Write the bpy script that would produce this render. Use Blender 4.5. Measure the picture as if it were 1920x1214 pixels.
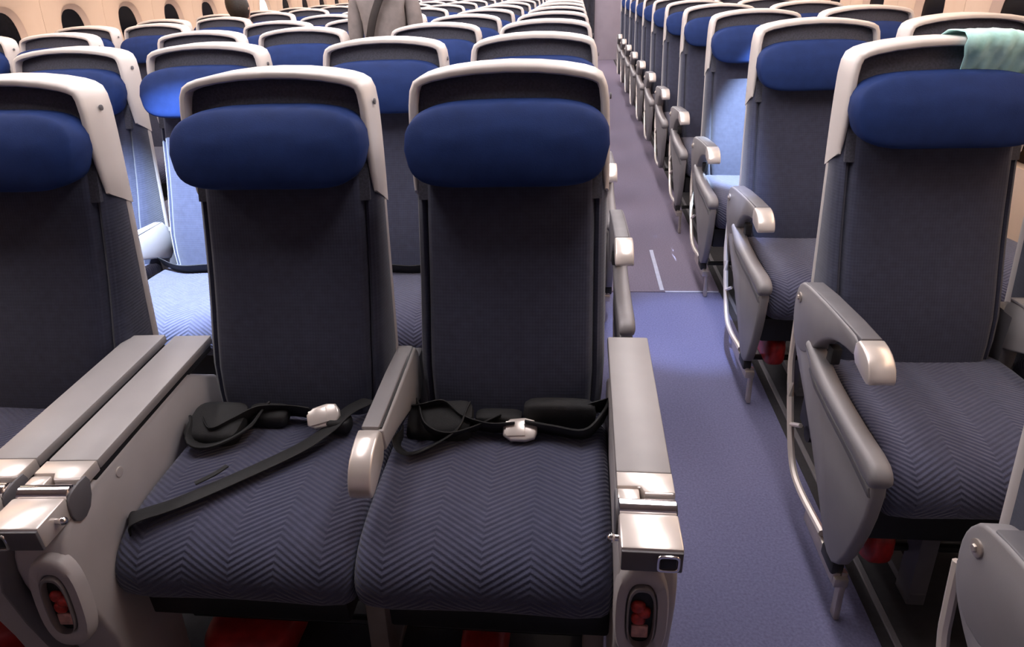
import bpy, bmesh, math, random
from mathutils import Vector, Matrix
random.seed(7)
for o in list(bpy.data.objects): bpy.data.objects.remove(o)
S = bpy.context.scene
COL = S.collection
R = math.radians

# ------------------------------------------------------------------ camera
FPX, PITCH, YAW, ROLL = 1235.54, R(27.1853), R(6.1067), R(-2.2634)
cd = bpy.data.cameras.new('camera'); cam = bpy.data.objects.new('camera', cd); COL.objects.link(cam)
fw = Vector((-math.sin(YAW)*math.cos(PITCH), math.cos(YAW)*math.cos(PITCH), -math.sin(PITCH)))
rt0 = Vector((math.cos(YAW), math.sin(YAW), 0)); up0 = rt0.cross(fw)
rt = math.cos(ROLL)*rt0 + math.sin(ROLL)*up0; up = -math.sin(ROLL)*rt0 + math.cos(ROLL)*up0
M = Matrix((rt, up, -fw)).transposed().to_4x4(); M.translation = Vector((0, -1.405, 1.2856))
cam.matrix_world = M
cd.sensor_width = 36; cd.lens = FPX/1920*36; cd.clip_start = .02
S.camera = cam

# ------------------------------------------------------------------ world, exposure
w = bpy.data.worlds.new('world'); S.world = w; w.use_nodes = True
w.node_tree.nodes['Background'].inputs[0].default_value = (.02, .025, .04, 1)
w.node_tree.nodes['Background'].inputs[1].default_value = .3
S.view_settings.view_transform = 'Standard'; S.view_settings.look = 'None'
S.view_settings.gamma = 1; S.view_settings.use_curve_mapping = False
S.view_settings.exposure = 0.0

CEIL_POWER = 15.0        # emission of the ceiling light panels
COVE_POWER = 13.0        # warm cove strips above the windows
SPOTS = [  # reading lights: location, target, watts, cone (deg), blend, colour, label
    ((-1.12, -.02, 2.12), (-1.27, .50, .60), 1200, 32, .6, (.60, .75, 1.0), 'cool white reading light above the second middle row'),
    ((.90, 1.10, 2.12), (.92, 1.68, .66), 1300, 27, .5, (.62, .80, 1.0), 'cool white reading light above the third right-hand row'),
    ((.30, .70, 2.12), (.47, 1.05, 0), 190, 22, .7, (.45, .58, 1.0), 'bluish reading light aimed at the aisle carpet'),
]

# ------------------------------------------------------------------ materials
def mat(name, col, rough=.6, metal=0, var=.12, nscale=40, bump=0, bscale=300, spec=.5, emit=None, estr=0, sheen=0):
    m = bpy.data.materials.new(name); m.use_nodes = True
    nt = m.node_tree; N = nt.nodes; L = nt.links
    b = N['Principled BSDF']
    b.inputs['Roughness'].default_value = rough; b.inputs['Metallic'].default_value = metal
    b.inputs['Specular IOR Level'].default_value = spec
    if sheen: b.inputs['Sheen Weight'].default_value = sheen
    tc = N.new('ShaderNodeTexCoord')
    n = N.new('ShaderNodeTexNoise'); n.inputs['Scale'].default_value = nscale; n.inputs['Detail'].default_value = 4
    L.new(tc.outputs['Object'], n.inputs['Vector'])
    r = N.new('ShaderNodeValToRGB')
    r.color_ramp.elements[0].position = .3; r.color_ramp.elements[1].position = .7
    r.color_ramp.elements[0].color = tuple(c*(1-var) for c in col)+(1,)
    r.color_ramp.elements[1].color = tuple(min(1, c*(1+var)) for c in col)+(1,)
    L.new(n.outputs['Fac'], r.inputs['Fac']); L.new(r.outputs['Color'], b.inputs['Base Color'])
    if bump:
        n2 = N.new('ShaderNodeTexNoise'); n2.inputs['Scale'].default_value = bscale
        L.new(tc.outputs['Object'], n2.inputs['Vector'])
        bp = N.new('ShaderNodeBump'); bp.inputs['Strength'].default_value = bump; bp.inputs['Distance'].default_value = .003
        L.new(n2.outputs['Fac'], bp.inputs['Height']); L.new(bp.outputs['Normal'], b.inputs['Normal'])
    if emit:
        b.inputs['Emission Color'].default_value = emit+(1,); b.inputs['Emission Strength'].default_value = estr
    return m

def fabric(name, col, mode):
    """woven seat cloth; mode 'herring' zigzag ridges across, 'weave' fine upright ribs"""
    m = mat(name, col, rough=.9, var=.10, nscale=60, spec=.15, sheen=.25)
    nt = m.node_tree; N = nt.nodes; L = nt.links; b = N['Principled BSDF']
    tc = N.new('ShaderNodeTexCoord'); sp = N.new('ShaderNodeSeparateXYZ'); L.new(tc.outputs['Object'], sp.inputs[0])
    def mth(op, a, c=None, v=None):
        k = N.new('ShaderNodeMath'); k.operation = op; L.new(a, k.inputs[0])
        if c is not None: L.new(c, k.inputs[1])
        if v is not None: k.inputs[1].default_value = v
        return k.outputs[0]
    if mode == 'herring':
        at = N.new('ShaderNodeAttribute'); at.attribute_name = 'arc'; arc = at.outputs['Fac']
        zz = mth('MULTIPLY', mth('PINGPONG', sp.outputs['X'], v=.085), v=.60)
        h = mth('SINE', mth('MULTIPLY', mth('ADD', arc, zz), v=2*math.pi/.0115))
    else:
        h = mth('ADD', mth('SINE', mth('MULTIPLY', sp.outputs['X'], v=2*math.pi/.006)),
                mth('SINE', mth('MULTIPLY', sp.outputs['Z'], v=2*math.pi/.007)))
    n2 = N.new('ShaderNodeTexNoise'); n2.inputs['Scale'].default_value = 500; L.new(tc.outputs['Object'], n2.inputs['Vector'])
    hh = mth('ADD', h, mth('MULTIPLY', n2.outputs['Fac'], v=1.2))
    bp = N.new('ShaderNodeBump'); bp.inputs['Strength'].default_value = .6 if mode == 'herring' else .15
    bp.inputs['Distance'].default_value = .0015 if mode == 'herring' else .0006
    L.new(hh, bp.inputs['Height']); L.new(bp.outputs['Normal'], b.inputs['Normal'])
    # ridges a touch lighter than the valleys of the weave
    mr = N.new('ShaderNodeMapRange'); mr.inputs[1].default_value = -1.2; mr.inputs[2].default_value = 2.2
    mr.inputs[3].default_value = .87 if mode == 'herring' else .93; mr.inputs[4].default_value = 1.13 if mode == 'herring' else 1.07; L.new(hh, mr.inputs[0])
    src = b.inputs['Base Color'].links[0].from_socket
    mx = N.new('ShaderNodeVectorMath'); mx.operation = 'MULTIPLY'
    L.new(src, mx.inputs[0]); L.new(mr.outputs[0], mx.inputs[1]); L.new(mx.outputs[0], b.inputs['Base Color'])
    return m

MT = dict(
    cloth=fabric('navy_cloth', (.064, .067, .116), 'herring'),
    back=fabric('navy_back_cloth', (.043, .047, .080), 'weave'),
    pillow=mat('blue_headrest', (.0125, .031, .128), rough=.7, var=.12, nscale=30, bump=.1, bscale=400, spec=.15),
    panel=mat('charcoal_mesh', (.058, .060, .084), rough=.8, var=.3, nscale=220, bump=.2, bscale=500),
    shell=mat('ivory_plastic', (.64, .59, .57), rough=.38, var=.03, nscale=8),
    backshell=mat('pale_grey_plastic', (.50, .47, .47), rough=.45, var=.04, nscale=8),
    grey=mat('grey_plastic', (.235, .222, .235), rough=.45, var=.05, nscale=14, bump=.05, bscale=700),
    greydark=mat('dark_grey_plastic', (.13, .125, .14), rough=.5, var=.08, nscale=20),
    pale=mat('pale_console_plastic', (.46, .435, .45), rough=.42, var=.04, nscale=14),
    lid=mat('warm_grey_plastic', (.36, .342, .350), rough=.42, var=.04, nscale=14, bump=.06, bscale=900),
    silver=mat('silver_cap', (.80, .73, .69), rough=.28, metal=.45, var=.04, nscale=12),
    metal=mat('brushed_metal', (.52, .46, .42), rough=.35, metal=.7, var=.1, nscale=25),
    chrome=mat('chrome', (.85, .83, .85), rough=.12, metal=1, var=.03),
    black=mat('black_plastic', (.012, .012, .014), rough=.5, var=.2),
    belt=mat('black_webbing', (.010, .010, .012), rough=.7, var=.3, nscale=90, bump=.3, bscale=900),
    red=mat('red_vinyl', (.42, .02, .02), rough=.4, var=.3, nscale=30),
    redtag=mat('red_tag', (.5, .04, .03), rough=.35, var=.5, nscale=90),
    paletag=mat('pale_tag', (.65, .35, .3), rough=.4, var=.3, nscale=90),
    carpet=mat('aisle_carpet', (.205, .178, .25), rough=.95, var=.16, nscale=160, bump=.5, bscale=700, spec=.1),
    carpetlit=mat('lit_blue_carpet', (.150, .150, .262), rough=.95, var=.16, nscale=160, bump=.5, bscale=700, spec=.1),
    seatshade=mat('painted_seat_shade', (.022, .021, .026), rough=.8, var=.2, nscale=50),
    teal=mat('teal_cloth', (.50, .95, .92), rough=.7, var=.25, nscale=28, bump=.3, bscale=60),
    strip=mat('light_edge_strip', (.42, .45, .62), rough=.5, var=.08),
    wall=mat('cream_sidewall', (.68, .49, .36), rough=.5, var=.03, nscale=4),
    wframe=mat('window_reveal', (.60, .43, .34), rough=.5, var=.03, nscale=6),
    night=mat('night_glass', (.004, .004, .006), rough=.25, var=.2, spec=.08),
    daywin=mat('bright_shade', (.75, .9, .9), rough=.4, var=.05, emit=(.75, .95, 1.0), estr=1.6),
    ceil=mat('ceiling_lining', (.62, .58, .55), rough=.6, var=.02, nscale=3),
    bulk=mat('bulkhead_laminate', (.30, .27, .34), rough=.5, var=.06, nscale=6),
    curtain=mat('dark_curtain', (.03, .03, .045), rough=.9, var=.3, nscale=20),
    lightp=mat('light_panel', (.9, .88, .85), rough=.4, var=.01, emit=(1.0, .93, .92), estr=CEIL_POWER),
    cove=mat('cove_panel', (.9, .8, .7), rough=.4, var=.01, emit=(1.0, .76, .55), estr=COVE_POWER),
    skin=mat('skin', (.50, .30, .22), rough=.5, var=.08, nscale=20),
    shirt=mat('taupe_knit', (.23, .20, .195), rough=.85, var=.12, nscale=25, bump=.3, bscale=350),
    trousers=mat('dark_trousers', (.03, .03, .04), rough=.85, var=.2, nscale=40),
    hair=mat('dark_hair', (.018, .011, .008), rough=.55, var=.4, nscale=80, bump=.3, bscale=200),
    strap=mat('brown_strap', (.014, .008, .008), rough=.6, var=.2, nscale=50),
    brownshirt=mat('dark_brown_top', (.05, .035, .03), rough=.85, var=.2, nscale=30),
    eye=mat('eye_white', (.75, .72, .7), rough=.2, var=.03),
    shoe=mat('black_shoe', (.015, .015, .016), rough=.4, var=.2),
)

# ------------------------------------------------------------------ mesh helpers
def new_mesh(name, verts, faces, m, angle=40, smooth=True):
    me = bpy.data.meshes.new(name); me.from_pydata([tuple(v) for v in verts], [], faces); me.validate(); me.update()
    bm = bmesh.new(); bm.from_mesh(me); bmesh.ops.recalc_face_normals(bm, faces=bm.faces); bm.to_mesh(me); bm.free()
    if smooth:
        me.shade_smooth(); me.set_sharp_from_angle(angle=R(angle))
    me.materials.append(m if not isinstance(m, str) else MT[m]); return me

def merge(*vf):
    V, Fc = [], []
    for v, f in vf:
        o = len(V); V += list(v); Fc += [tuple(i+o for i in q) for q in f]
    return V, Fc

def loft(rings, closed=True, cap=True):
    n = len(rings[0]); V = [p for r in rings for p in r]; Fc = []
    for i in range(len(rings)-1):
        for j in range(n if closed else n-1):
            k = (j+1) % n
            Fc.append((i*n+j, i*n+k, (i+1)*n+k, (i+1)*n+j))
    if cap and closed:
        Fc.append(tuple(range(n))); Fc.append(tuple((len(rings)-1)*n+j for j in range(n)))
    return V, Fc

def rbox(x0, x1, y0, y1, z0, z1, r=.004, seg=2):
    bm = bmesh.new(); bmesh.ops.create_cube(bm, size=1)
    for v in bm.verts:
        v.co = Vector(((x0+x1)/2+v.co.x*(x1-x0), (y0+y1)/2+v.co.y*(y1-y0), (z0+z1)/2+v.co.z*(z1-z0)))
    if r > 0: bmesh.ops.bevel(bm, geom=list(bm.edges), offset=r, segments=seg, affect='EDGES', profile=.5)
    bm.verts.index_update()
    out = [v.co.copy() for v in bm.verts], [tuple(v.index for v in f.verts) for f in bm.faces]; bm.free(); return out

def smooth_poly(poly, it=2):
    for _ in range(it):
        q = []
        for i, a in enumerate(poly):
            b = poly[(i+1) % len(poly)]
            q.append((a[0]*.75+b[0]*.25, a[1]*.75+b[1]*.25)); q.append((a[0]*.25+b[0]*.75, a[1]*.25+b[1]*.75))
        poly = q
    return poly

def prism(poly, x0, x1, r=.005, axis='x', sm=0):
    """extrude a 2-D outline (y,z) along x, with rounded rims"""
    if sm: poly = smooth_poly(poly, sm)
    n = len(poly)
    area = sum(poly[i][0]*poly[(i+1) % n][1]-poly[(i+1) % n][0]*poly[i][1] for i in range(n))
    def inset(d):
        out = []
        for i in range(n):
            a, b, c = Vector(poly[i-1]), Vector(poly[i]), Vector(poly[(i+1) % n])
            e1 = (b-a); e2 = (c-b)
            if e1.length < 1e-7 or e2.length < 1e-7: out.append(tuple(b)); continue
            e1.normalize(); e2.normalize()
            n1 = Vector((-e1.y, e1.x)); n2 = Vector((-e2.y, e2.x)); nn = (n1+n2)
            if nn.length < 1e-6: nn = n1
            nn.normalize(); k = max(.5, nn.dot(n1))
            out.append(tuple(b+nn*(d/k)*(1 if area > 0 else -1)))
        return out
    secs = [(x0, r), (x0+r*.3, r*.3), (x0+r, 0), (x1-r, 0), (x1-r*.3, r*.3), (x1, r)] if r > 0 else [(x0, 0), (x1, 0)]
    rings = []
    for x, d in secs:
        p = inset(d)
        if axis == 'x': rings.append([Vector((x, a, b)) for a, b in p])
        elif axis == 'y': rings.append([Vector((a, x, b)) for a, b in p])
        else: rings.append([Vector((a, b, x)) for a, b in p])
    return loft(rings)

def tube(pts, rad, n=8, flat=None, cap=True):
    """round tube, or a ribbon with flat=(width direction, half width, half thickness)"""
    pts = [Vector(p) for p in pts]; rings = []
    for i, p in enumerate(pts):
        t = (pts[min(i+1, len(pts)-1)]-pts[max(i-1, 0)]).normalized()
        if flat:
            wd = flat[0](i, t) if callable(flat[0]) else Vector(flat[0])
            s = (wd-t*wd.dot(t)).normalized(); u = t.cross(s).normalized(); hw, ht = flat[1], flat[2]
            rings.append([p+s*hw*a+u*ht*b for a, b in ((-1, -.5), (-.9, -1), (.9, -1), (1, -.5), (1, .5), (.9, 1), (-.9, 1), (-1, .5))])
        else:
            a = Vector((0, 0, 1)) if abs(t.z) < .9 else Vector((1, 0, 0))
            s = t.cross(a).normalized(); u = t.cross(s)
            rr = rad[i] if isinstance(rad, (list, tuple)) else rad
            rings.append([p+(s*math.cos(k*2*math.pi/n)+u*math.sin(k*2*math.pi/n))*rr for k in range(n)])
    return loft(rings, cap=cap)

def spline(pts, sub=5):
    P = [Vector(p) for p in pts]; P = [P[0]*2-P[1]]+P+[P[-1]*2-P[-2]]; out = []
    for i in range(1, len(P)-2):
        for k in range(sub):
            t = k/sub
            out.append(.5*((2*P[i])+(-P[i-1]+P[i+1])*t+(2*P[i-1]-5*P[i]+4*P[i+1]-P[i+2])*t*t+(-P[i-1]+3*P[i]-3*P[i+1]+P[i+2])*t**3))
    out.append(P[-2]); return out

def disc(c, axis, rad, th, n=20):
    a = Vector(axis).normalized(); c = Vector(c)
    return tube([c-a*th/2, c-a*th*.2, c+a*th*.35, c+a*th/2], [rad, rad, rad, rad*.8], n)

def superell(a, b, c, e1=.5, e2=.35, nu=36, nv=18, fn=None):
    def sp(v, e): return math.copysign(abs(v)**e, v)
    rings = []
    for i in range(nv+1):
        ph = -math.pi/2+math.pi*i/nv
        if i in (0, nv): ph *= .985
        ring = []
        for j in range(nu):
            th = 2*math.pi*j/nu
            p = Vector((a*sp(math.cos(ph), e1)*sp(math.cos(th), e2), b*sp(math.cos(ph), e1)*sp(math.sin(th), e2), c*sp(math.sin(ph), e1)))
            ring.append(fn(p) if fn else p)
        rings.append(ring)
    return loft(rings)

def ring_plate(outer, inner, y0, y1, lip=.004):
    """flat ring between two outlines (x,z lists of the same length), facing -y, front at y0"""
    def rr(o, y): return [Vector((p[0], y, p[1])) for p in o]
    def mid(a, b, t): return [(p[0]*(1-t)+q[0]*t, p[1]*(1-t)+q[1]*t) for p, q in zip(a, b)]
    return loft([rr(outer, y1), rr(outer, y0+lip), rr(mid(outer, inner, .15), y0), rr(mid(outer, inner, .85), y0), rr(inner, y0+lip), rr(inner, y1), rr(outer, y1)], cap=False)

def stadium(cx, cz, hw, hh, n=28, e=.55):
    out = []
    for k in range(n):
        t = 2*math.pi*k/n
        out.append((cx+hw*math.copysign(abs(math.cos(t))**e, math.cos(t)), cz+hh*math.copysign(abs(math.sin(t))**e, math.sin(t))))
    return out

# ------------------------------------------------------------------ object helpers
def obj(name, me, parent=None, loc=None, rot=None):
    if isinstance(me, tuple): raise TypeError(name)
    o = bpy.data.objects.new(name, me); COL.objects.link(o)
    if parent: o.parent = parent
    if loc is not None: o.location = loc
    if rot is not None: o.rotation_euler = rot
    return o
def tag(o, label=None, cat=None, group=None, kind=None):
    if label: o['label'] = label
    if cat: o['category'] = cat
    if group: o['group'] = group
    if kind: o['kind'] = kind
    return o
def thing(name, label, cat, loc=(0, 0, 0), rz=0, group=None):
    o = bpy.data.objects.new(name, None); COL.objects.link(o); o.location = loc; o.rotation_euler = (0, 0, rz)
    o.empty_display_size = .05
    return tag(o, label, cat, group)
def part(name, vf, m, parent, angle=40, label=None):
    o = obj(name, new_mesh(name, vf[0], vf[1], m, angle), parent)
    if label: o['label'] = label
    return o

# ------------------------------------------------------------------ the setting
PITCHR = .853
WL, WR, YF, YB, ZC = -3.42, 1.62, -2.9, 11.7, 2.16
def struct(name, vf, m, parent=None, smooth=True):
    o = obj(name, new_mesh(name, vf[0], vf[1], m), parent)
    if not parent: o['kind'] = 'structure'
    return o
floor = struct('floor', rbox(WL, WR, YF, YB, -.06, -.004, 0), 'carpet')
# light patch painted by bluer front carpet; added pale strips paint its edges
part('carpet_tone_panel', rbox(WL+.01, WR-.01, YF+.01, 1.412, -.004, 0, 0), 'carpetlit', floor)
part('carpet_tone_panel', rbox(WL+.01, WR-.01, 1.420, YB-.01, -.004, 0, 0), 'carpet', floor)
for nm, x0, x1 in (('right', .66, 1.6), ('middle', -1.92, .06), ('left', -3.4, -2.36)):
    part('seat_shade_sheet', rbox(x0, x1, YF+.02, YB-.02, 0, .002, 0), 'seatshade', floor)  # black sheets paint the shade on the floor under each seat block
part('light_edge_strip', rbox(.415, .655, 1.410, 1.422, 0, .003, .001, 1), 'strip', floor)
part('light_edge_strip', rbox(.392, .412, 1.43, 1.95, 0, .003, .001, 1), 'strip', floor)
for x in (.693, 1.15): part('seat_track', rbox(x-.008, x+.008, YF+.1, YB-.1, 0, .006, .002, 1), 'greydark', floor)
for x in (-.42, .03, -1.42): part('seat_track', rbox(x-.008, x+.008, YF+.1, YB-.1, 0, .006, .002, 1), 'greydark', floor)
struct('ceiling', rbox(WL-.1, WR+.1, YF, YB, ZC+.04, ZC+.1, 0), 'ceil')
bw = struct('wall_rear', rbox(WL, WR, YB, YB+.08, 0, ZC+.05, 0), 'bulk')
part('curtain', loft([[Vector((x, YB-.04+.02*math.sin(x*60), z)) for x in [.07+.006*k for k in range(40)]]+[] for z in (.02, ZC)], closed=False), 'curtain', bw)
struct('wall_front', rbox(WL, WR, YF-.08, YF, 0, ZC+.05, 0), 'bulk')

def window_wall(name, X, sgn, centers, pitch, winstart):
    """cabin side wall made of lining panels, each with an oval window cut through it"""
    root = bpy.data.objects.new(name, None); COL.objects.link(root); root['kind'] = 'structure'; root.location = (X, 0, 0)
    N = 32
    hw, hh, zc = .112, .168, 1.075
    zb, zt = .62, 1.66
    def curve(z): return sgn*(.0 - .10*max(0, z-1.1)**1.5*2 - .02*max(0, .9-z))  # sidewall leans inward above the windows
    per = []
    hp = pitch/2-.0004
    for k in range(N):
        t = 2*math.pi*k/N; c, s = math.cos(t), math.sin(t)
        m_ = max(abs(c)/hp, abs(s)/1.0)
        per.append((c/m_, s/m_))
    def rect(k):
        a, b = per[k]; return a, (zc+b*(zt-zc) if b > 0 else zc+b*(zc-zb))
    oval = lambda h, v, e=.78: [(h*math.copysign(abs(math.cos(2*math.pi*k/N))**e, math.cos(2*math.pi*k/N)), zc+v*math.copysign(abs(math.sin(2*math.pi*k/N))**e, math.sin(2*math.pi*k/N))) for k in range(N)]
    o1 = oval(hw+.05, hh+.05); o2 = oval(hw+.035, hh+.035)
    rings = [[Vector((curve(rect(k)[1])+sgn*.02, rect(k)[0], rect(k)[1])) for k in range(N)],
             [Vector((curve(rect(k)[1])+sgn*.004, rect(k)[0]*.997, rect(k)[1])) for k in range(N)],
             [Vector((curve((rect(k)[1]+o1[k][1])/2), (rect(k)[0]+o1[k][0])/2, (rect(k)[1]+o1[k][1])/2)) for k in range(N)],
             [Vector((0, *o1[k])) for k in range(N)],
             [Vector((sgn*.008, *o2[k])) for k in range(N)],
             [Vector((sgn*.03, *o2[k])) for k in range(N)]]
    panel = new_mesh('panel', *loft(rings, cap=False), 'wall')
    a, b, c_ = oval(hw+.036, hh+.036), oval(hw+.004, hh+.004), oval(hw, hh)
    fr = new_mesh('window_frame', *loft([[Vector((sgn*.006, *p)) for p in a], [Vector((sgn*.02, *p)) for p in oval(hw+.022, hh+.022)], [Vector((sgn*.032, *p)) for p in b], [Vector((sgn*.05, *p)) for p in c_]], cap=False), 'wframe')
    pane = loft([[Vector((sgn*.034, *p)) for p in oval(hw+.006, hh+.006)], [Vector((sgn*.040, *p)) for p in oval(hw+.006, hh+.006)]])
    pn = new_mesh('pane', *pane, 'night'); pb = new_mesh('pane', *pane, 'daywin')
    i = winstart
    for y, kind in centers:
        obj('panel', panel, root, (0, y, 0))
        if kind:
            wo = bpy.data.objects.new('window_%d' % i, None); COL.objects.link(wo); wo['kind'] = 'structure'; wo.location = (X, y, 0); i += 1
            obj('window_frame', fr, wo); obj('pane', pb if kind == 2 else pn, wo)
    y0, y1 = centers[0][0]-pitch/2, centers[-1][0]+pitch/2
    part('dado', rbox(*(sorted((0, sgn*.05))), YF, YB, 0, zb+.002, 0), 'wall', root)
    part('upper_lining', rbox(*(sorted((curve(zt), curve(zt)+sgn*.05))), YF, YB, zt, ZC+.05, 0), 'wall', root)
    part('backing', rbox(*(sorted((sgn*.09, sgn*.11))), YF, YB, 0, ZC+.05, 0), 'wall', root)
    if y0 > YF: part('plain_panel', rbox(*(sorted((0, sgn*.05))), YF, y0, zb, zt, 0), 'wall', root)
    if y1 < YB: part('plain_panel', rbox(*(sorted((0, sgn*.05))), y1, YB, zb, zt, 0), 'wall', root)
    return i
LP, RP = .62, .655
lc = [(3.28+LP*k, 2 if k == 5 else 1) for k in range(-3, 12)]
nx = window_wall('wall_left', WL, -1, lc, LP, 1)
rc = [(1.50+RP*k, 1) for k in range(-4, 14)]
window_wall('wall_right', WR, 1, rc, RP, nx)

ORD = ['first', 'second', 'third', 'fourth', 'fifth', 'sixth', 'seventh', 'eighth', 'ninth', 'tenth', 'eleventh', 'twelfth', 'thirteenth']
# ceiling light panels in line above the centre block and cove strips above the windows
def ceiling_light(x, y, wd, ln, lab, grp):
    t = thing('ceiling_light', lab, 'ceiling light', (x, y, ZC), group=grp)
    part('frame', ring_plate_z(wd/2+.02, ln/2+.02, wd/2, ln/2), 'ceil', t)
    part('diffuser', rbox(-wd/2, wd/2, -ln/2, ln/2, 0, .01, 0), 'lightp', t)
def ring_plate_z(a, b, c, d):
    def q(h, k, z): return [Vector((-h, -k, z)), Vector((h, -k, z)), Vector((h, k, z)), Vector((-h, k, z))]
    return loft([q(a, b, .04), q(a, b, -.008), q(c, d, -.008), q(c, d, .012)], cap=False)
for k in range(9):
    y = .15+1.4*k
    for x, nm in ((-.9, 'middle seat block'), (.36, 'right aisle'), (-2.16, 'left aisle')):
        ceiling_light(x, y, .30, 1.2, '%s flat ceiling light panel above the %s' % (ORD[k], nm), 'ceiling light panels')
for X, s, nm in ((WL, 1, 'left'), (WR, -1, 'right')):
    t = thing('cove_light', 'warm cove light strip above the %s windows' % nm, 'cove light', (X+s*.20, 5, 1.80))
    part('housing', rbox(-.05, .05, -6, 6.4, .012, .05, .004), 'ceil', t)
    part('diffuser', rbox(-.04, .04, -5.9, 6.3, 0, .012, 0), 'cove', t)
for loc, tgt, pw, cone, bl, col, lab in SPOTS:
    t = thing('reading_light', lab, 'reading light', loc)
    d = (Vector(tgt)-Vector(loc)).normalized()
    part('housing', tube([Vector((0, 0, .05)), Vector((0, 0, .01)), -d*.0+Vector((0, 0, -.005))], [.035, .035, .03], 16), 'ceil', t)
    ld = bpy.data.lights.new('reading_lamp', 'SPOT'); ld.energy = pw; ld.color = col; ld.spot_size = R(cone); ld.spot_blend = bl; ld.shadow_soft_size = .012
    lo = bpy.data.objects.new('lamp_bulb', ld); COL.objects.link(lo); lo.parent = t; lo.location = (0, 0, -.02)
    lo.rotation_euler = d.to_track_quat('-Z', 'Y').to_euler()

# ------------------------------------------------------------------ passenger seat (origin on the floor below the top of its back; faces -y)
def yfront(z): return -.25+.28*(z-.45)
def yback(z): return -.10+.15*(z-.45)
def lerp(a, b, t): return a+(b-a)*t
SM = {}
def build_seat_meshes():
    # back cushion: front panel, stitched groove, side bolsters
    half = [(0, 0), (.06, 0), (.12, .001), (.155, .003), (.166, .010), (.1705, .026), (.1725, .030), (.1745, .024), (.181, .021), (.190, .030), (.197, .052)]
    rings = []
    zs = [.405, .412, .43, .46, .50, .56, .62, .68, .74, .80, .86, .92, .96, .99, 1.0]
    for i, z in enumerate(zs):
        yf = yfront(z)-.014*math.exp(-((z-.56)/.12)**2); yb = yback(z)
        k = .90+.10*min(1, max(0, (z-.405)/.13))**.6
        ins = (.022, .006)[i] if i < 2 else (.02 if i == len(zs)-1 else 0)
        pr = [Vector((x*k, yf+d+ins, z)) for x, d in half]+[Vector((.199*k, lerp(yf+.052, yb, .6), z)), Vector((.196*k, yb, z))]
        pl = [Vector((-p.x, p.y, p.z)) for p in reversed(pr[1:])]
        rings.append(pl+pr)
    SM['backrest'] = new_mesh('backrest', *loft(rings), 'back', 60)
    # ivory frame round the top of the back
    out = [(.200, .885), (.2005, .93), (.200, .98), (.199, 1.03), (.197, 1.08), (.193, 1.108), (.185, 1.125), (.17, 1.134), (.15, 1.140), (.11, 1.147), (.06, 1.152), (0, 1.154)]
    path = out+[(-x, z) for x, z in reversed(out[:-1])]
    rings = []; n = len(path)
    for i, (x, z) in enumerate(path):
        a, b = Vector(path[max(i-1, 0)]), Vector(path[min(i+1, n-1)]); t = (b-a).normalized(); nn = Vector((-t.y, t.x))
        low = max(0, min(1, (1.0-z)/.1))
        th = .017-.006*low; yf = lerp(-.078, -.092, min(1, max(0, (1.12-z)/.1))); yb = yback(z)+.016
        end = i in (0, n-1)
        ez = .03 if end else 0
        P = Vector((x, z))
        def q(ins, y, dz=0):
            p = P+nn*ins; return Vector((p.x, y, p.y+dz))
        rings.append([q(0, yf+.010, ez*.8), q(.003, yf+.003, ez), q(.007, yf, ez), q(th-.003, yf+.001, ez), q(th, yf+.006, ez), q(th, (yf+yb)/2, 0), q(th, yb-.004, 0), q(.004, yb, -.01 if end else 0), q(0, yb-.006, -.01 if end else 0), q(0, (yf+yb)/2, ez*.3)])
    SM['frame'] = new_mesh('frame', *loft(rings), 'shell', 50)
    SM['screw'] = new_mesh('screw', *merge(*[disc((s*.2005, -.035, 1.085), (s, 0, 0), .006, .003, 10) for s in (1,)]), 'greydark')
    # dark panel inside the frame
    rings = []
    for z, hw in ((.90, .186), (1.0, .186), (1.06, .185), (1.095, .182), (1.117, .172), (1.128, .13), (1.137, .06)):
        yf = yfront(z)+.004
        rings.append([Vector((x*hw, yf+.012*abs(x)**4, z+(0 if abs(x) > .8 else .004*(1-abs(x))))) for x in (-1, -.8, -.4, 0, .4, .8, 1)]+[Vector((x*hw, yf+.03, z)) for x in (1, 0, -1)])
    SM['upper_panel'] = new_mesh('upper_panel', *loft(rings), 'panel', 50)
    # rear shell of the back
    rings = []
    for z in (.34, .36, .5, .65, .8, .88, .93, 1.0, 1.08, 1.11):
        hw = .18 if z < .37 else (.196 if z < .9 else .183)
        yb = yback(z)
        rings.append([Vector((-hw, yb-.012, z)), Vector((-hw-.004, yb-.002, z)), Vector((-hw, yb+.012, z)), Vector((-hw*.8, yb+.026, z)), Vector((hw*.8, yb+.026, z)), Vector((hw, yb+.012, z)), Vector((hw+.004, yb-.002, z)), Vector((hw, yb-.012, z))])
    SM['rear_shell'] = new_mesh('rear_shell', *loft(rings), 'backshell', 50)
    # blue headrest cushion
    def hd(p):
        t = (p.z+.074)/.148
        x = p.x*(1-.085*max(0, 1-t*2.0)-.05*max(0, t*3-2))
        z = p.z+.006*(1-(x/.2)**2)
        return Vector((x, p.y*(1-.25*max(0, t-.6))+.28*z-.02*(1-(x/.2)**2)*(1-abs(2*t-1)**2)*.6, z+1.010))
    v, f = superell(.201, .046, .073, .55, .42, 44, 16, None)
    # turn so that the front outline is the softer superellipse
    V2 = []
    def sp(v, e): return math.copysign(abs(v)**e, v)
    rings = []
    for i in range(25):
        ph = (-1+2*i/24); ph = math.copysign(abs(ph)**.6, ph)*math.pi/2*.99
        rings.append([hd(Vector(((.198*sp(math.cos(ph), .24)*sp(math.cos(2*math.pi*j/44), .48)), -.122+.040*sp(math.sin(ph), .26), .075*sp(math.cos(ph), .28)*sp(math.sin(2*math.pi*j/44), .48)))) for j in range(44)])
    SM['headrest'] = new_mesh('headrest', *loft(rings), 'pillow', 80)
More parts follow.
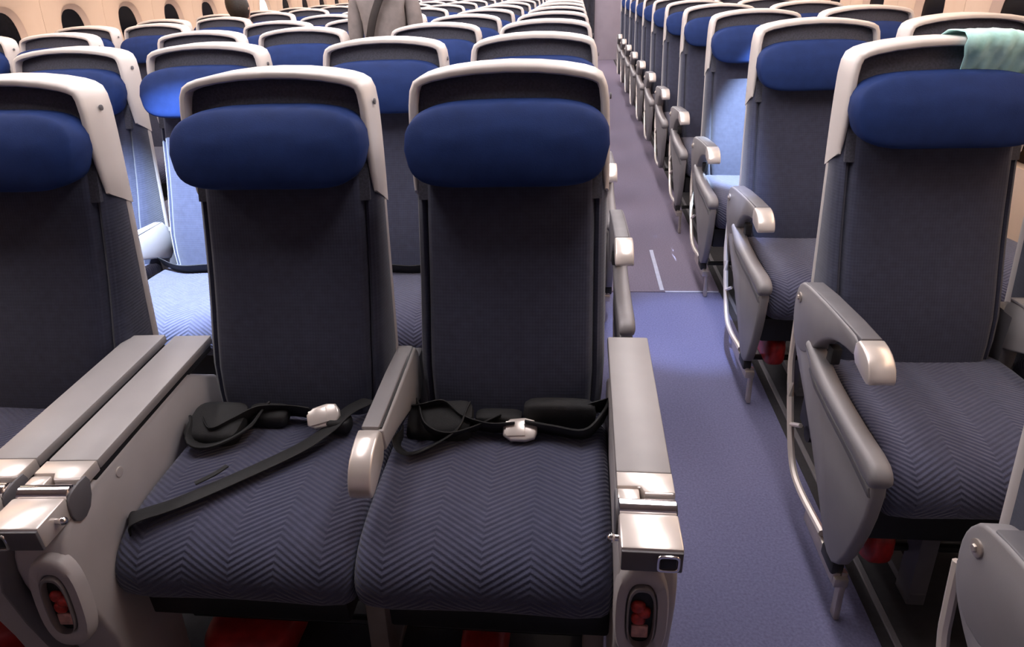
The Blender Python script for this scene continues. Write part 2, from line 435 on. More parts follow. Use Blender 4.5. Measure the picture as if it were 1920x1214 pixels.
    # seat cushion
    prof = [(-.17, .43), (-.20, .455), (-.30, .466), (-.42, .468), (-.52, .465), (-.585, .455), (-.628, .436), (-.652, .408), (-.660, .376), (-.652, .346), (-.630, .328), (-.58, .320), (-.40, .318), (-.20, .318), (-.165, .33)]
    prof = smooth_poly(prof, 1)
    cy, cz = -.41, .395
    rings = []
    HW = .226
    for x, ins in ((-HW, .030), (-HW+.003, .016), (-HW+.010, .006), (-HW+.022, .001), (-.16, -.002), (-.08, 0), (0, .001), (.08, 0), (.16, -.002), (HW-.022, .001), (HW-.010, .006), (HW-.003, .016), (HW, .030)):
        ring = []
        for y, z in prof:
            d = Vector((y-cy, z-cz)); sy = 1-ins/.24; sz = 1-ins/.075
            ring.append(Vector((x, cy+d.x*sy, cz+d.y*sz)))
        rings.append(ring)
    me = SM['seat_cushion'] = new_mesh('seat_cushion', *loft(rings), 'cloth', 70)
    arc = [0.0]
    for i in range(1, len(prof)): arc.append(arc[-1]+(Vector(prof[i])-Vector(prof[i-1])).length)
    at = me.attributes.new('arc', 'FLOAT', 'POINT')
    for i in range(len(me.vertices)): at.data[i].value = arc[i % len(prof)]
    # structure below
    SM['seat_pan'] = new_mesh('seat_pan', *merge(rbox(-.200, .200, -.60, -.17, .235, .318, .006), tube([(-.20, -.52, .235), (.20, -.52, .235)], .022, 10), tube([(-.20, -.24, .235), (.20, -.24, .235)], .022, 10)), 'black')
    SM['leg'] = new_mesh('leg', *merge(prism([(-.56, .0), (-.50, .0), (-.485, .28), (-.535, .28)], -.02, .02, .004), prism([(-.27, 0), (-.20, 0), (-.21, .28), (-.26, .28)], -.02, .02, .004), rbox(-.018, .018, -.56, -.2, .012, .035, .004)), 'metal')
    SM['dark_leg'] = SM['leg'].copy(); SM['dark_leg'].materials[0] = MT['greydark']
    SM['vest_pouch'] = new_mesh('vest_pouch', *superell(.098, .12, .055, .6, .5, 28, 12, lambda p: p+Vector((-.075, -.45, .062))), 'red', 60)
    # shin rail low in front (black)
    SM['crossbar'] = new_mesh('crossbar', *tube([(-.19, -.5, .12), (.19, -.5, .12)], .010, 8), 'black')
build_seat_meshes()

ORD = ['first', 'second', 'third', 'fourth', 'fifth', 'sixth', 'seventh', 'eighth', 'ninth', 'tenth', 'eleventh', 'twelfth', 'thirteenth']
def seat(x, y, label, group, leg=None, vest=None, near=True, rz=0, cw=(0, 1)):
    t = thing('passenger_seat', label, 'seat', (x, y, 0), rz, group)
    for p in ('backrest', 'frame', 'upper_panel', 'rear_shell', 'headrest', 'seat_cushion', 'seat_pan'): 
        o = obj(p, SM[p], t)
        if p == 'seat_cushion': o.location.x = cw[0]; o.scale.x = cw[1]
        if p == 'frame' and near: obj('screw', SM['screw'], o)
    if leg is not None: obj('leg', SM['dark_leg' if x > .5 else 'leg'], t, (leg, 0, 0))
    if vest:
        o = obj('vest_pouch', SM['vest_pouch'], t); o.location = vest[0]; o.scale = vest[1]
    if near: obj('crossbar', SM['crossbar'], t)
    return t

CX = {'c': -.134, 'b': -.610, 'a': -1.205, 'z': -1.676}
CNAME = {'c': 'beside the right aisle', 'b': 'second from the right aisle', 'a': 'third from the right aisle', 'z': 'beside the left aisle'}
NROW = 12
for r in range(NROW):
    for c in 'cbaz':
        row = ['front row', 'second row', 'third row'][r] if r < 3 else ORD[r]+' row'
        if r == 0: lab = {'c': 'navy front-row seat with blue headrest between slim armrest and aisle console', 'b': 'navy front-row seat with belt strap across its cushion, beside the double console', 'a': 'navy front-row seat cut off at the left edge of the photo', 'z': 'navy front-row seat outside the left edge'}[c]
        else: lab = 'navy seat, %s of the middle block, %s' % (row, CNAME[c])
        if r == 0 and c == 'z': continue
        seat(CX[c], r*PITCHR, lab, 'seats of the middle block', leg={'c': .175, 'b': .225, 'a': -.22, 'z': None}[c], vest=(((0, 0, -.008), (1, 1, 1)) if c != 'c' else ((-.01, 0, -.012), (.5, 1, 1))) if r < 1 else None, near=r < 5, cw={'c': (-.017, .975), 'b': (.023, .96), 'a': (-.02, .95), 'z': (0, .95)}[c] if r == 0 else (0, .92))
RX = (.795, 1.268); RY = .266
for r in range(-1, NROW-1):
    for k, x in enumerate(RX):
        if r == -1:
            lab = 'navy seat at the right edge nearest the camera, %s' % ('by the aisle' if k == 0 else 'by the window')
        elif r == 0: lab = 'navy right-hand aisle seat with a teal cloth over its top corner' if k == 0 else 'navy right-hand window seat beside the one with the teal cloth'
        else: lab = 'navy seat in the right-hand block, %s whole row, %s' % (ORD[r], 'on the aisle' if k == 0 else 'by the window')
        seat(x+(.025 if r == -1 else 0), RY+r*PITCHR+(.04 if r == -1 else 0), lab, 'seats of the right-hand block', leg=(-.02 if k == 0 else .1), vest=(((-.10, 0, .10), (.35, 1, 1)) if r < 2 else None), near=r < 5, cw=(.008, .92))
LX = (-2.56, -3.02)
for r in range(1, NROW):
    for k, x in enumerate(LX):
        seat(x, RY+r*PITCHR, 'navy seat in the left-hand block, %s row, %s' % (ORD[r-1], 'on the aisle' if k == 0 else 'by the window'), 'seats of the left-hand block', near=r < 4)

# ------------------------------------------------------------------ aisle armrest with side panel (origin: floor below the row line, at the arm's outer face)
AM = {}
def build_armrests():
    arm = [(-.108, .55), (-.112, .585), (-.13, .612), (-.16, .622), (-.25, .632), (-.40, .642), (-.49, .645), (-.49, .606), (-.42, .597), (-.36, .578), (-.31, .545), (-.27, .50), (-.22, .46), (-.16, .46), (-.12, .50)]
    AM['arm'] = new_mesh('arm', *prism(arm, 0, .042, .006, sm=1), 'grey', 50)
    pad = [(-.155, .622), (-.25, .634), (-.40, .645), (-.488, .648), (-.488, .636), (-.40, .632), (-.25, .622), (-.16, .612)]
    AM['arm_pad'] = new_mesh('arm_pad', *prism(pad, .004, .046, .004), 'greydark', 50)
    cap = [(-.486, .650), (-.53, .646), (-.560, .630), (-.574, .605), (-.570, .590), (-.54, .592), (-.486, .604)]
    AM['arm_cap'] = new_mesh('arm_cap', *prism(cap, -.004, .046, .004, sm=1), 'silver', 50)
    panel = [(-.107, .53), (-.12, .49), (-.152, .455), (-.219, .41), (-.31, .35), (-.389, .29), (-.478, .215), (-.545, .15), (-.605, .155), (-.638, .23), (-.666, .33), (-.672, .43), (-.652, .462), (-.54, .462), (-.44, .468), (-.35, .475), (-.29, .49), (-.22, .51), (-.16, .55)]
    AM['side_panel'] = new_mesh('side_panel', *prism(panel, .002, .030, .006, sm=1), 'grey', 50)
    bump = [(-.25, .52), (-.30, .502), (-.36, .488), (-.45, .480), (-.55, .476), (-.645, .478), (-.676, .462), (-.680, .44), (-.664, .425), (-.55, .437), (-.44, .443), (-.34, .452), (-.28, .47), (-.24, .50)]
    AM['bumper'] = new_mesh('bumper', *prism(bump, -.008, .036, .012, sm=1), 'grey', 60)
    AM['bumper_trim'] = new_mesh('bumper_trim', *prism([(-.29, .468), (-.34, .450), (-.44, .441), (-.55, .435), (-.66, .422), (-.668, .405), (-.55, .418), (-.44, .424), (-.33, .434), (-.28, .455)], -.003, .033, .004), 'greydark', 50)
    AM['strut'] = new_mesh('strut', *tube(spline([(.02, -.095, .50), (.016, -.115, .42), (.014, -.134, .36), (.014, -.198, .236), (.014, -.262, .155), (.014, -.34, .135), (.014, -.50, .150)], 4), .009, 8), 'silver')
    AM['brace'] = new_mesh('brace', *tube([(.014, -.198, .236), (.02, -.25, .268)], .006, 6), 'silver')
    AM['pivot_bolt'] = new_mesh('pivot_bolt', *merge(disc((0, -.145, .578), (-1, 0, 0), .013, .008, 16), disc((-.003, -.145, .578), (-1, 0, 0), .006, .008, 6)), 'metal')
    AM['latch'] = new_mesh('latch', *rbox(.02, .042, -.34, -.31, .50, .54, .004), 'black')
    AM['foot'] = new_mesh('foot', *merge(rbox(.008, .026, -.60, -.40, .10, .14, .005), prism([(-.612, .004), (-.590, .004), (-.580, .13), (-.60, .135)], .026, .040, .003), rbox(.01, .04, -.61, -.58, .10, .125, .003)), 'metal')
    AM['shoe'] = new_mesh('shoe', *rbox(.002, .030, -.60, -.53, .125, .16, .008), 'black')
build_armrests()
def armrest(x, y, label, group, mirror=False, near=True):
    t = thing('aisle_armrest', label, 'armrest', (x, y, 0), 0, group)
    if mirror: t.scale = (-1, 1, 1)
    ps = ['arm', 'arm_pad', 'arm_cap', 'side_panel', 'bumper', 'strut', 'pivot_bolt']
    if near: ps += ['bumper_trim', 'brace', 'latch', 'foot', 'shoe']
    for p in ps: obj(p, AM[p], t)
    return t
for r in range(-1, NROW-1):
    lab = 'grey armrest with pivot bolt at the bottom right corner' if r == -1 else ('grey aisle armrest with curved side panel, nearest whole one on the right' if r == 0 else 'grey aisle armrest of the right-hand block, %s row' % ORD[r])
    armrest(.552, RY+r*PITCHR+(.04 if r == -1 else 0), lab, 'aisle armrests of the right-hand block', near=r < 4)
for r in range(1, NROW):
    armrest(.155, r*PITCHR, 'grey aisle armrest of the middle block, %s row' % ORD[r], 'aisle armrests of the middle block', mirror=True, near=r < 3)

# slim armrests between seats
SA = {}
SA['arm'] = new_mesh('arm', *prism([(-.17, .575), (-.19, .598), (-.30, .597), (-.486, .595), (-.486, .553), (-.40, .535), (-.28, .50), (-.20, .47), (-.16, .50)], -.019, .021, .005), 'lid', 50)
SA['arm_pad'] = new_mesh('arm_pad', *prism([(-.18, .596), (-.30, .602), (-.482, .601), (-.482, .594), (-.30, .594), (-.185, .590)], -.021, .012, .003), 'grey', 50)
SA['groove'] = new_mesh('groove', *prism([(-.19, .5985), (-.48, .5985), (-.48, .591), (-.19, .591)], .0122, .0155, 0), 'black', 50)
SA['arm_cap'] = new_mesh('arm_cap', *prism([(-.484, .604), (-.53, .601), (-.568, .585), (-.588, .555), (-.588, .530), (-.575, .525), (-.54, .53), (-.484, .545)], -.023, .017, .004, sm=1), 'silver', 50)
SA['arm_root'] = new_mesh('arm_root', *rbox(-.02, .02, -.21, -.12, .30, .56, .006), 'greydark')
def slim_arm(x, y, label, group, rz=0):
    t = thing('slim_armrest', label, 'armrest', (x, y, 0), rz, group)
    for p in SA: obj(p, SA[p], t)
slim_arm(-.366, 0, 'slim grey armrest with silver tip between the two front seats', 'slim armrests', R(1.5))
for r in range(1, 6):
    slim_arm(-.376, r*PITCHR, 'slim armrest in the %s row of the middle block, between its two right-hand seats' % ORD[r], 'slim armrests')
    slim_arm(-.945, r*PITCHR, 'slim armrest at the block centre, %s row, left one of the pair' % ORD[r], 'slim armrests')
    slim_arm(-.875, r*PITCHR, 'slim armrest at the block centre, %s row, right one of the pair' % ORD[r], 'slim armrests')
for r in range(1, 5):
    slim_arm(-1.44, r*PITCHR, 'slim armrest in the %s row of the middle block, between its two left-hand seats' % ORD[r], 'slim armrests')
for r in range(-1, 4):
    slim_arm(1.032, RY+r*PITCHR, 'slim armrest between the right-hand seats, %s row' % ('nearest' if r < 0 else ORD[r]), 'slim armrests')

# ------------------------------------------------------------------ front-row consoles (origin at floor, back end; x centred)
KM = {}
def build_console():
    hw = .043
    body = [(-.02, .30), (-.02, .575), (-.45, .572), (-.50, .566), (-.545, .555), (-.575, .525), (-.585, .48), (-.575, .40), (-.545, .25), (-.52, .02), (-.40, .02), (-.38, .20), (-.2, .30)]
    KM['body'] = new_mesh('body', *prism(body, -hw, hw, .008, sm=1), 'pale', 50)
    KM['dark_strip'] = new_mesh('dark_strip', *tube([(-hw-.014, -.56, .54), (-hw-.014, -.585, .46), (-hw-.014, -.575, .38), (-hw-.014, -.545, .22), (-hw-.014, -.52, .02)], .016, 10), 'greydark')
    KM['lid'] = new_mesh('lid', *rbox(-hw, hw, -.445, 0, .580, .600, .004), 'lid')
    KM['lid_seam'] = new_mesh('lid_seam', *rbox(-hw+.003, hw-.003, -.46, -.01, .566, .582, .002), 'black')
    KM['hinge_plate'] = new_mesh('hinge_plate', *prism([(-hw, -.447), (hw, -.447), (hw, -.492), (-.002, -.492), (-.008, -.480), (-hw, -.480)], .578, .601, .003, axis='z'), 'silver')
    KM['hinge_tongue'] = new_mesh('hinge_tongue', *rbox(-hw, -.010, -.505, -.483, .580, .599, .003), 'silver')
    KM['hinge_barrel'] = new_mesh('hinge_barrel', *tube([(-hw, -.515, .588), (-hw+.002, -.515, .588), (hw-.002, -.515, .588), (hw, -.515, .588)], [.012, .015, .015, .012], 18), 'chrome')
    KM['hinge_cheek'] = new_mesh('hinge_cheek', *prism([(-.475, .598), (-.51, .600), (-.535, .592), (-.54, .555), (-.52, .535), (-.49, .55)], hw-.001, hw+.004, .002, sm=1), 'greydark')
    KM['tray_end'] = new_mesh('tray_end', *rbox(-hw, hw, -.600, -.532, .556, .596, .004), 'silver')
    KM['end_plate'] = new_mesh('end_plate', *rbox(-hw+.001, hw-.001, -.604, -.598, .556, .592, .002), 'greydark')
    sq = stadium(.022, .574, .016, .015, 24, .4); sq2 = stadium(.022, .574, .012, .011, 24, .4)
    KM['socket_rim'] = new_mesh('socket_rim', *ring_plate(sq, sq2, -.607, -.600, .001), 'chrome')
    KM['socket'] = new_mesh('socket', *rbox(.011, .033, -.6055, -.60, .564, .584, .002), 'black')
    KM['knob'] = new_mesh('knob', *merge(tube([(-hw, -.565, .578), (-hw-.010, -.565, .578)], .005, 10), superell(.007, .007, .007, 1, 1, 12, 8, lambda p: p+Vector((-hw-.011, -.565, .578)))), 'chrome')
    # oval opening with red tag, on the sloping front
    o1, o2, o3 = stadium(0, 0, .040, .088, 32, .75), stadium(0, 0, .021, .056, 32, .7), stadium(0, -.004, .018, .052, 32, .7)
    KM['bezel'] = new_mesh('bezel', *ring_plate(o1, o2, -.012, .012, .006), 'pale', 60)
    KM['bezel_lip'] = new_mesh('bezel_lip', *ring_plate(o2, o3, -.016, .004, .002), 'grey', 60)
    KM['opening'] = new_mesh('opening', *loft([[Vector((a, -.004, b)) for a, b in o3], [Vector((a, .004, b)) for a, b in o3]]), 'black')
    KM['tag'] = new_mesh('tag', *merge(*[superell(.011, .006, .011, .8, .8, 14, 8, lambda p, c=c: p+Vector(c)) for c in ((-.004, -.005, .012), (.004, -.005, .002), (-.003, -.005, -.010))]), 'redtag')
    KM['tag_label'] = new_mesh('tag_label', *rbox(-.013, .012, -.008, -.003, -.045, -.022, .002), 'paletag')
    KM['rivet'] = new_mesh('rivet', *disc((hw+.001, -.41, .545), (1, 0, 0), .009, .003, 16), 'silver')
build_console()
def console(x, y, rz, label, mirror=False, rivet=False, bez=(-.008, -.585, .455), tilt=-6):
    t = thing('tray_console', label, 'console', (x, y, 0), rz, 'front row consoles')
    for p in ('body', 'lid', 'lid_seam', 'hinge_plate', 'hinge_tongue', 'hinge_barrel', 'hinge_cheek', 'tray_end', 'end_plate', 'knob'):
        o = obj(p, KM[p], t)
        if mirror and p in ('end_plate', 'knob'): o.scale.x = -1
        if not mirror and p == 'hinge_cheek': o.scale.x = -1
    e = [o for o in t.children if o.name.startswith('end_plate')][0]
    obj('socket_rim', KM['socket_rim'], e); obj('socket', KM['socket'], e)
    if rivet: obj('rivet', KM['rivet'], t); obj('dark_strip', KM['dark_strip'], t)
    if bez is None: return
    b = obj('bezel', KM['bezel'], t, bez, (R(tilt), 0, 0))
    obj('bezel_lip', KM['bezel_lip'], b); obj('opening', KM['opening'], b); obj('tag', KM['tag'], b); obj('tag_label', KM['tag_label'], b)
console(.114, -.135, R(-.5), 'grey tray console with silver hinge on the aisle side of the front row')
console(-.868, -.15, R(3.6), 'right half of the double tray console between the front seats', mirror=True, rivet=True, bez=(.020, -.590, .435))
console(-.978, -.15, R(3.6), 'left half of the double tray console, cut by the photo edge', mirror=True, bez=None)

# ------------------------------------------------------------------ seat belts of the front row
def ribbon(pts, hw=.022, ht=.0015, wd=(0, 0, 1), sub=6): return tube(spline(pts, sub), 0, flat=(wd, hw, ht))
def belt(parent_loc, label, straps, buckle, brz, bits=()):
    t = thing('seat_belt', label, 'seat belt', parent_loc, 0, 'front row seat belts')
    for s in straps: part('strap', ribbon(*s), 'belt', t, 60)
    b = part('buckle', prism(smooth_poly([(-.034, -.022), (.026, -.026), (.038, 0), (.026, .026), (-.034, .022)], 1), .0, .014, .004, axis='z'), 'silver', t, 50)
    b.location = buckle; b.rotation_euler = brz
    part('buckle_flap', rbox(-.028, .010, -.016, .016, .014, .017, .001), 'silver', b)
    for c in bits: part('anchor', c, 'belt', t)
    return t

def rel(o, pts): return [tuple(Vector(p)-Vector(o)) for p in pts]
ob = (-.618, -.32, .468)
belt(ob, 'black seat belt with pale buckle lying across the front seat beside the double console',
     [(rel(ob, [(-.80, -.575, .40), (-.785, -.592, .455), (-.765, -.588, .473), (-.71, -.555, .476), (-.625, -.483, .480), (-.54, -.400, .484), (-.495, -.345, .494), (-.47, -.30, .505), (-.44, -.25, .50)]), .021, .0015, (0.5, -.7, .15)),
      (rel(ob, [(-.795, -.27, .465), (-.77, -.325, .484), (-.735, -.36, .485), (-.70, -.335, .492), (-.66, -.30, .498), (-.60, -.285, .492), (-.545, -.30, .496)]), .024, .002, (0, -.5, 1)),
      (rel(ob, [(-.795, -.33, .485), (-.765, -.385, .479), (-.72, -.392, .481), (-.675, -.345, .486), (-.665, -.275, .49)]), .026, .003, (.2, -.6, .3)),
      (rel(ob, [(-.70, -.51, .482), (-.675, -.485, .484), (-.66, -.462, .486)]), .006, .0015, (.6, -.6, .1))],
     rel(ob, [(-.515, -.318, .500)])[0], (R(38), R(-12), R(12)),
     [superell(.060, .050, .020, .5, .45, 20, 8, lambda p: p+Vector((-.125, -.015, .020+.25*p.y))), superell(.045, .022, .016, .5, .45, 16, 8, lambda p: p+Vector((-.03, .025, .018+.3*p.y))), superell(.026, .020, .016, .5, .5, 16, 8, lambda p: p+Vector((.135, -.005, .022)))])
oc = (-.134, -.33, .468)
belt(oc, 'black seat belt heaped along the back of the front seat beside the aisle',
     [(rel(oc, [(-.345, -.26, .475), (-.31, -.285, .505), (-.265, -.285, .515), (-.225, -.31, .498), (-.17, -.325, .490), (-.12, -.318, .488)]), .024, .002, (0, -.6, 1)),
      (rel(oc, [(-.35, -.33, .47), (-.345, -.375, .476), (-.318, -.40, .478), (-.275, -.375, .482), (-.235, -.335, .492), (-.22, -.28, .505)]), .024, .002, (.1, -.8, .5)),
      (rel(oc, [(-.33, -.27, .50), (-.30, -.335, .495), (-.255, -.355, .490), (-.205, -.33, .488), (-.15, -.30, .50)]), .023, .002, (.3, -.6, .8)),
      (rel(oc, [(-.095, -.31, .486), (-.04, -.322, .484), (.02, -.335, .486), (.055, -.30, .50), (.075, -.24, .50)]), .030, .003, (0, -.7, 1)),
      (rel(oc, [(-.06, -.275, .50), (0, -.285, .505), (.05, -.27, .51), (.085, -.23, .49)]), .022, .002, (0, -.5, 1))],
     rel(oc, [(-.108, -.325, .482)])[0], (R(30), 0, R(4)),
     [superell(.070, .035, .022, .5, .45, 20, 8, lambda p: p+Vector((-.14, .02, .020+.5*p.y+.1*p.x))), superell(.075, .020, .032, .5, .45, 20, 8, lambda p: p+Vector((.105, .045, .032))), superell(.05, .02, .016, .5, .45, 16, 8, lambda p: p+Vector((-.02, .04, .020)))])
for r, x, lab in ((1, -.40, 'second'),):
    oo = (CX['b'], r*PITCHR-.3, .47)
    belt(oo, 'black seat belt on the second middle row, glimpsed between the front seats',
         [([(-.2, .02, .02), (-.1, -.03, .012), (0, -.02, .012), (.1, -.03, .012), (.18, 0, .02), (.21, .05, .03)], .022, .002, (0, -.6, 1))], (.16, -.03, .03), (R(20), 0, R(-15)))
    oo = (CX['a'], r*PITCHR-.3, .47)
    belt(oo, 'black seat belt on the second row, seen in the left gap between front seats',
         [([(-.2, .02, .02), (-.1, -.03, .012), (0, -.02, .012), (.1, -.03, .012), (.18, 0, .02), (.21, .05, .03)], .022, .002, (0, -.6, 1))], (.05, -.03, .02), (R(20), 0, R(-15)))

# ------------------------------------------------------------------ people
def skin_mesh(name, verts, edges, radii, m, parent, root=0, sub=2):
    me = bpy.data.meshes.new(name); me.from_pydata(verts, edges, []); me.update()
    o = bpy.data.objects.new(name, me); COL.objects.link(o); o.parent = parent
    sk = o.modifiers.new('skin', 'SKIN'); sk.use_smooth_shade = True
    for i, rr in enumerate(radii):
        me.skin_vertices[0].data[i].radius = rr if isinstance(rr, tuple) else (rr, rr)
        me.skin_vertices[0].data[i].use_root = (i == root)
    sb = o.modifiers.new('sub', 'SUBSURF'); sb.levels = sub; sb.render_levels = sub
    me.materials.append(MT[m]); return o
class Sk:
    def __init__(s): s.v, s.e, s.r = [], [], []
    def add(s, p, r, prev=None):
        s.v.append(tuple(p)); s.r.append(r)
        if prev is not None: s.e.append((prev, len(s.v)-1))
        return len(s.v)-1
    def chain(s, pts, prev=None):
        for p, r in pts: prev = s.add(p, r, prev)
        return prev
def hand(s, wrist, d, palm_n, side):
    """palm and five fingers continuing the arm at vertex wrist (pos given), d = pointing direction"""
    p = Vector(s.v[wrist]); d = Vector(d).normalized(); n = Vector(palm_n).normalized(); w_ = d.cross(n).normalized()*side
    pm = s.add(p+d*.045, (.030, .016), wrist)
    for k, ln in enumerate((.062, .072, .068, .052)):
        off = w_*(.027-.018*k)
        a = s.add(p+d*.085+off, .0095, pm)
        b = s.add(p+d*(.085+ln*.5)+off*1.1+n*.010, .0082, a); s.add(p+d*(.085+ln*.85)+off*1.1+n*.028, .007, b)
    a = s.add(p+d*.035+w_*.036+n*.006, .011, pm); b = s.add(p+d*.062+w_*.052+n*.018, .0095, a); s.add(p+d*.085+w_*.054+n*.026, .008, b)
def head_parts(parent, c, face, sc=1.0, hairlong=False):
    """head with face features; c = head centre, face = facing angle about z (0 = towards -y)"""
    def tr(p): 
        q = Vector(p)*sc; q.rotate(Matrix.Rotation(face, 3, 'Z')); return q+Vector(c)
    def hd(p):
        t = p.z/.115
        p = Vector((p.x*(1-.22*max(0, -t)**1.5), p.y*(1-.12*max(0, -t)), p.z))
        if p.y < 0: p.y += -.006*math.exp(-((t+.75)/.25)**2)
        return tr(p)
    h = part('head', superell(.076, .095, .115, .95, .95, 28, 20, hd), 'skin', parent, 80)
    part('nose', superell(.014, .020, .024, .9, .9, 12, 10, lambda p: tr(p+Vector((0, -.096-.010*max(0, -p.z/.02), -.015)))), 'skin', h, 80)
    part('mouth', superell(.024, .006, .007, .9, .9, 14, 8, lambda p: tr(p+Vector((0, -.085, -.058)))), 'strap', h, 80)
    for s_ in (-1, 1):
        part('eye', superell(.013, .006, .008, 1, 1, 12, 8, lambda p: tr(p+Vector((s_*.030, -.083, .010)))), 'eye', h, 80)
        part('ear', superell(.008, .020, .030, .9, .9, 12, 10, lambda p: tr(p+Vector((s_*.077, .010, -.005)))), 'skin', h, 80)
    def hr(p):
        if p.y < -.03 and p.z < .055: p = Vector((p.x*.9, p.y*.55, p.z+.01))
        return tr(p+Vector((0, .014, .014)))
    part('hair', superell(.087, .102, .118, .95, .95, 30, 22, hr), 'hair', parent, 80)
    if hairlong: part('hair_bun', superell(.038, .038, .040, .95, .95, 16, 12, lambda p: tr(p+Vector((0, .03, .135)))), 'hair', parent, 80)

def standing_person(x, y):
    t = thing('person', 'person in a taupe top with a dark strap across the back, standing among the seats', 'person', (x, y, 0))
    s = Sk()
    pel = s.add((0, .03, .90), (.125, .085))
    for sd in (-1, 1):
        k = s.chain([((sd*.075, .02, .82), .078), ((sd*.075, .0, .48), .052), ((sd*.075, .0, .28), .048), ((sd*.072, .01, .08), .034)], pel)
        s.chain([((sd*.078, -.03, .035), .034), ((sd*.082, .12, .028), .026)], k)
    ch = s.chain([((0, .06, 1.02), (.108, .078)), ((0, .085, 1.15), (.122, .085)), ((0, .10, 1.27), (.125, .082)), ((0, .105, 1.335), (.085, .06))], pel)
    s.chain([((0, .10, 1.39), .045), ((0, .095, 1.44), .043)], ch)
    for sd in (-1, 1):
        wv = s.chain([((sd*.135, .10, 1.315), .050), ((sd*.158, .095, 1.24), .043), ((sd*.172, .07, 1.07), .036), ((sd*.166, .12, .94), .031), ((sd*.16, .17, .86), .022)], ch-1)
        hand(s, wv, (0, .45, -.8), (-sd*.9, .2, 0), sd)
    body = skin_mesh('body', s.v, s.e, s.r, 'skin', t)
    # top: torso and sleeves
    q = Sk(); a = q.add((0, .03, .88), (.140, .098))
    b = q.chain([((0, .06, 1.02), (.120, .090)), ((0, .085, 1.15), (.133, .096)), ((0, .10, 1.27), (.136, .092)), ((0, .105, 1.34), (.085, .066))], a)
    q.add((0, .10, 1.365), (.060, .055), b)
    for sd in (-1, 1):
        q.chain([((sd*.135, .10, 1.315), .058), ((sd*.162, .095, 1.24), .050), ((sd*.176, .07, 1.07), .042), ((sd*.168, .12, .94), .037)], b-1)
    skin_mesh('top', q.v, q.e, q.r, 'shirt', t)
    q = Sk(); a = q.add((0, .03, .93), (.132, .092)); a2 = q.add((0, .028, .88), (.134, .095), a)
    for sd in (-1, 1): q.chain([((sd*.078, .02, .80), .086), ((sd*.077, .0, .48), .062), ((sd*.075, .0, .28), .058), ((sd*.073, .01, .11), .050)], a2)
    skin_mesh('trousers', q.v, q.e, q.r, 'trousers', t)
    for sd in (-1, 1): part('shoe', superell(.042, .115, .035, .7, .7, 20, 10, lambda p: p+Vector((sd*.08, .03, .036))), 'shoe', t, 80)
    head_parts(t, (0, .085, 1.545), math.pi)
    st = [(.09, .06, 1.365), (.06, .0, 1.355), (.01, -.012, 1.29), (-.035, -.030, 1.20), (-.065, -.040, 1.10), (-.085, -.05, 1.0), (-.10, -.06, .90), (-.115, -.055, .84)]
    part('strap', tube(spline(st, 5), 0, flat=((1, 0, .45), .021, .004)), 'strap', t, 60)
    part('bag', rbox(-.22, -.10, -.09, .07, .66, .85, .02, 3), 'strap', t, 50)
    return t
sp_ = standing_person(-.885, 1.80); sp_.scale = (.84, .9, .97)

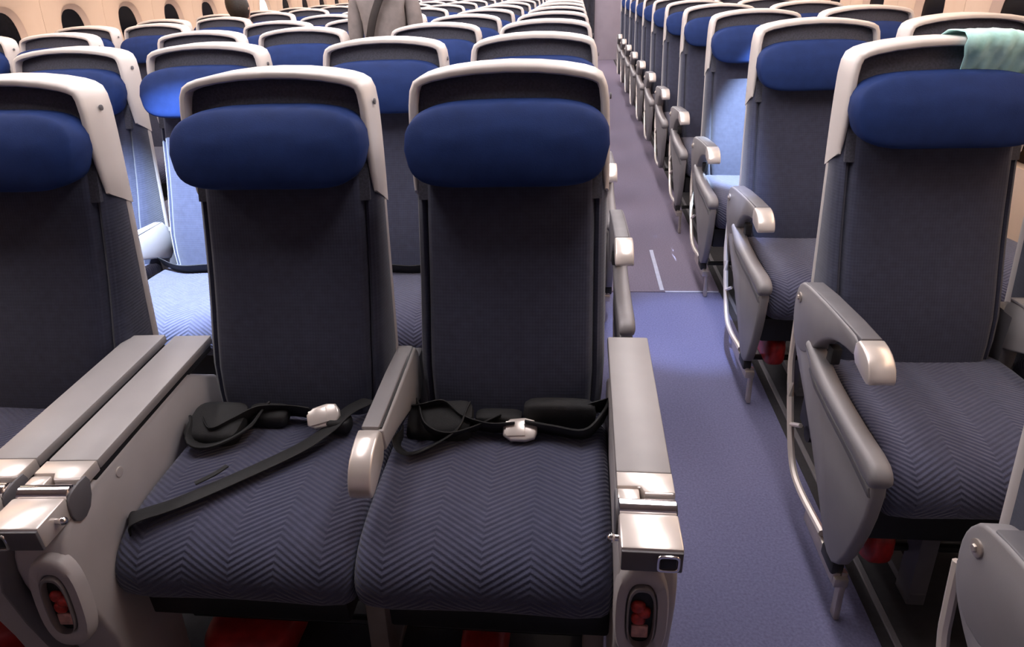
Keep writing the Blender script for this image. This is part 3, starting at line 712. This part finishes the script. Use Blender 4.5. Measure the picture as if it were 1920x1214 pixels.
def seated_person(x, y):
    t = thing('person', 'dark-haired person in dark clothes sitting by the left windows, only the head showing', 'person', (x, y, 0))
    s = Sk(); pel = s.add((0, -.32, .56), (.15, .10))
    for sd in (-1, 1):
        k = s.chain([((sd*.09, -.40, .55), .08), ((sd*.09, -.70, .54), .062), ((sd*.09, -.72, .30), .05), ((sd*.09, -.70, .09), .036)], pel)
        s.chain([((sd*.09, -.72, .04), .036), ((sd*.09, -.84, .032), .028)], k)
    ch = s.chain([((0, -.30, .70), (.13, .09)), ((0, -.25, .88), (.15, .095)), ((0, -.22, 1.0), (.13, .08)), ((0, -.22, 1.06), (.07, .06))], pel)
    s.chain([((0, -.22, 1.10), .048), ((0, -.23, 1.14), .046)], ch)
    for sd in (-1, 1):
        wv = s.chain([((sd*.165, -.22, 1.0), .055), ((sd*.195, -.25, .90), .046), ((sd*.205, -.30, .72), .040), ((sd*.17, -.45, .655), .033), ((sd*.12, -.53, .645), .024)], ch-1)
        hand(s, wv, (-sd*.4, -.8, -.05), (0, 0, -1), sd)
    skin_mesh('body', s.v, s.e, s.r, 'skin', t)
    q = Sk(); a = q.add((0, -.32, .55), (.165, .115))
    b = q.chain([((0, -.30, .70), (.145, .105)), ((0, -.25, .88), (.163, .108)), ((0, -.22, 1.0), (.14, .09)), ((0, -.22, 1.065), (.075, .07))], a)
    for sd in (-1, 1): q.chain([((sd*.165, -.22, 1.0), .063), ((sd*.197, -.25, .90), .054), ((sd*.207, -.30, .72), .047), ((sd*.172, -.45, .655), .039)], b-1)
    skin_mesh('top', q.v, q.e, q.r, 'brownshirt', t)
    q = Sk(); a = q.add((0, -.31, .56), (.16, .11))
    for sd in (-1, 1): q.chain([((sd*.09, -.40, .55), .09), ((sd*.09, -.70, .54), .072), ((sd*.09, -.725, .30), .060), ((sd*.09, -.70, .12), .050)], a)
    skin_mesh('trousers', q.v, q.e, q.r, 'trousers', t)
    for sd in (-1, 1): part('shoe', superell(.045, .125, .038, .7, .7, 20, 10, lambda p: p+Vector((sd*.09, -.77, .039))), 'shoe', t, 80)
    head_parts(t, (0, -.235, 1.215), math.pi*.97, 1.0, True)
    return t
PY = RY+5*PITCHR
sp_ = seated_person(LX[0], PY); sp_.rotation_euler = (0, R(-8), 0)

# ------------------------------------------------------------------ pale teal cloth over the corner of the right-hand front seat
def cloth():
    prof = [(-.064, 1.045), (-.072, 1.085), (-.082, 1.118), (-.090, 1.135), (-.089, 1.152), (-.070, 1.162), (-.035, 1.164), (.0, 1.162), (.028, 1.150), (.040, 1.11), (.044, 1.02)]
    top, bot = [], []
    n = 26
    for i, (y, z) in enumerate(prof):
        row = []
        for k in range(n):
            t = k/(n-1); x = .020+.165*t+(.006*(1-t)*math.sin(i*1.1) if i < 4 else 0)
            w_ = .0030*math.sin(x*120+i*1.9)+.0024*math.sin(x*260-i*1.3)
            zz = z-.012*max(0, (x-.11)/.08)**2-.006*max(0, (x-.11)/.08)
            row.append(Vector((x, y-.002+(w_ if i < 4 or i > 8 else w_*.2), zz+(abs(w_)*.4 if 3 < i < 9 else w_*.3))))
        top.append(row)
    V, Fc = loft(top, closed=False)
    o = obj('teal_cloth', new_mesh('teal_cloth', V, Fc, 'teal', 80), None, (RX[0], RY, 0))
    sd = o.modifiers.new('thick', 'SOLIDIFY'); sd.thickness = .002; sd.offset = 1
    tag(o, 'pale teal cloth draped over the top corner of the nearest right-hand seat', 'cloth')
cloth()
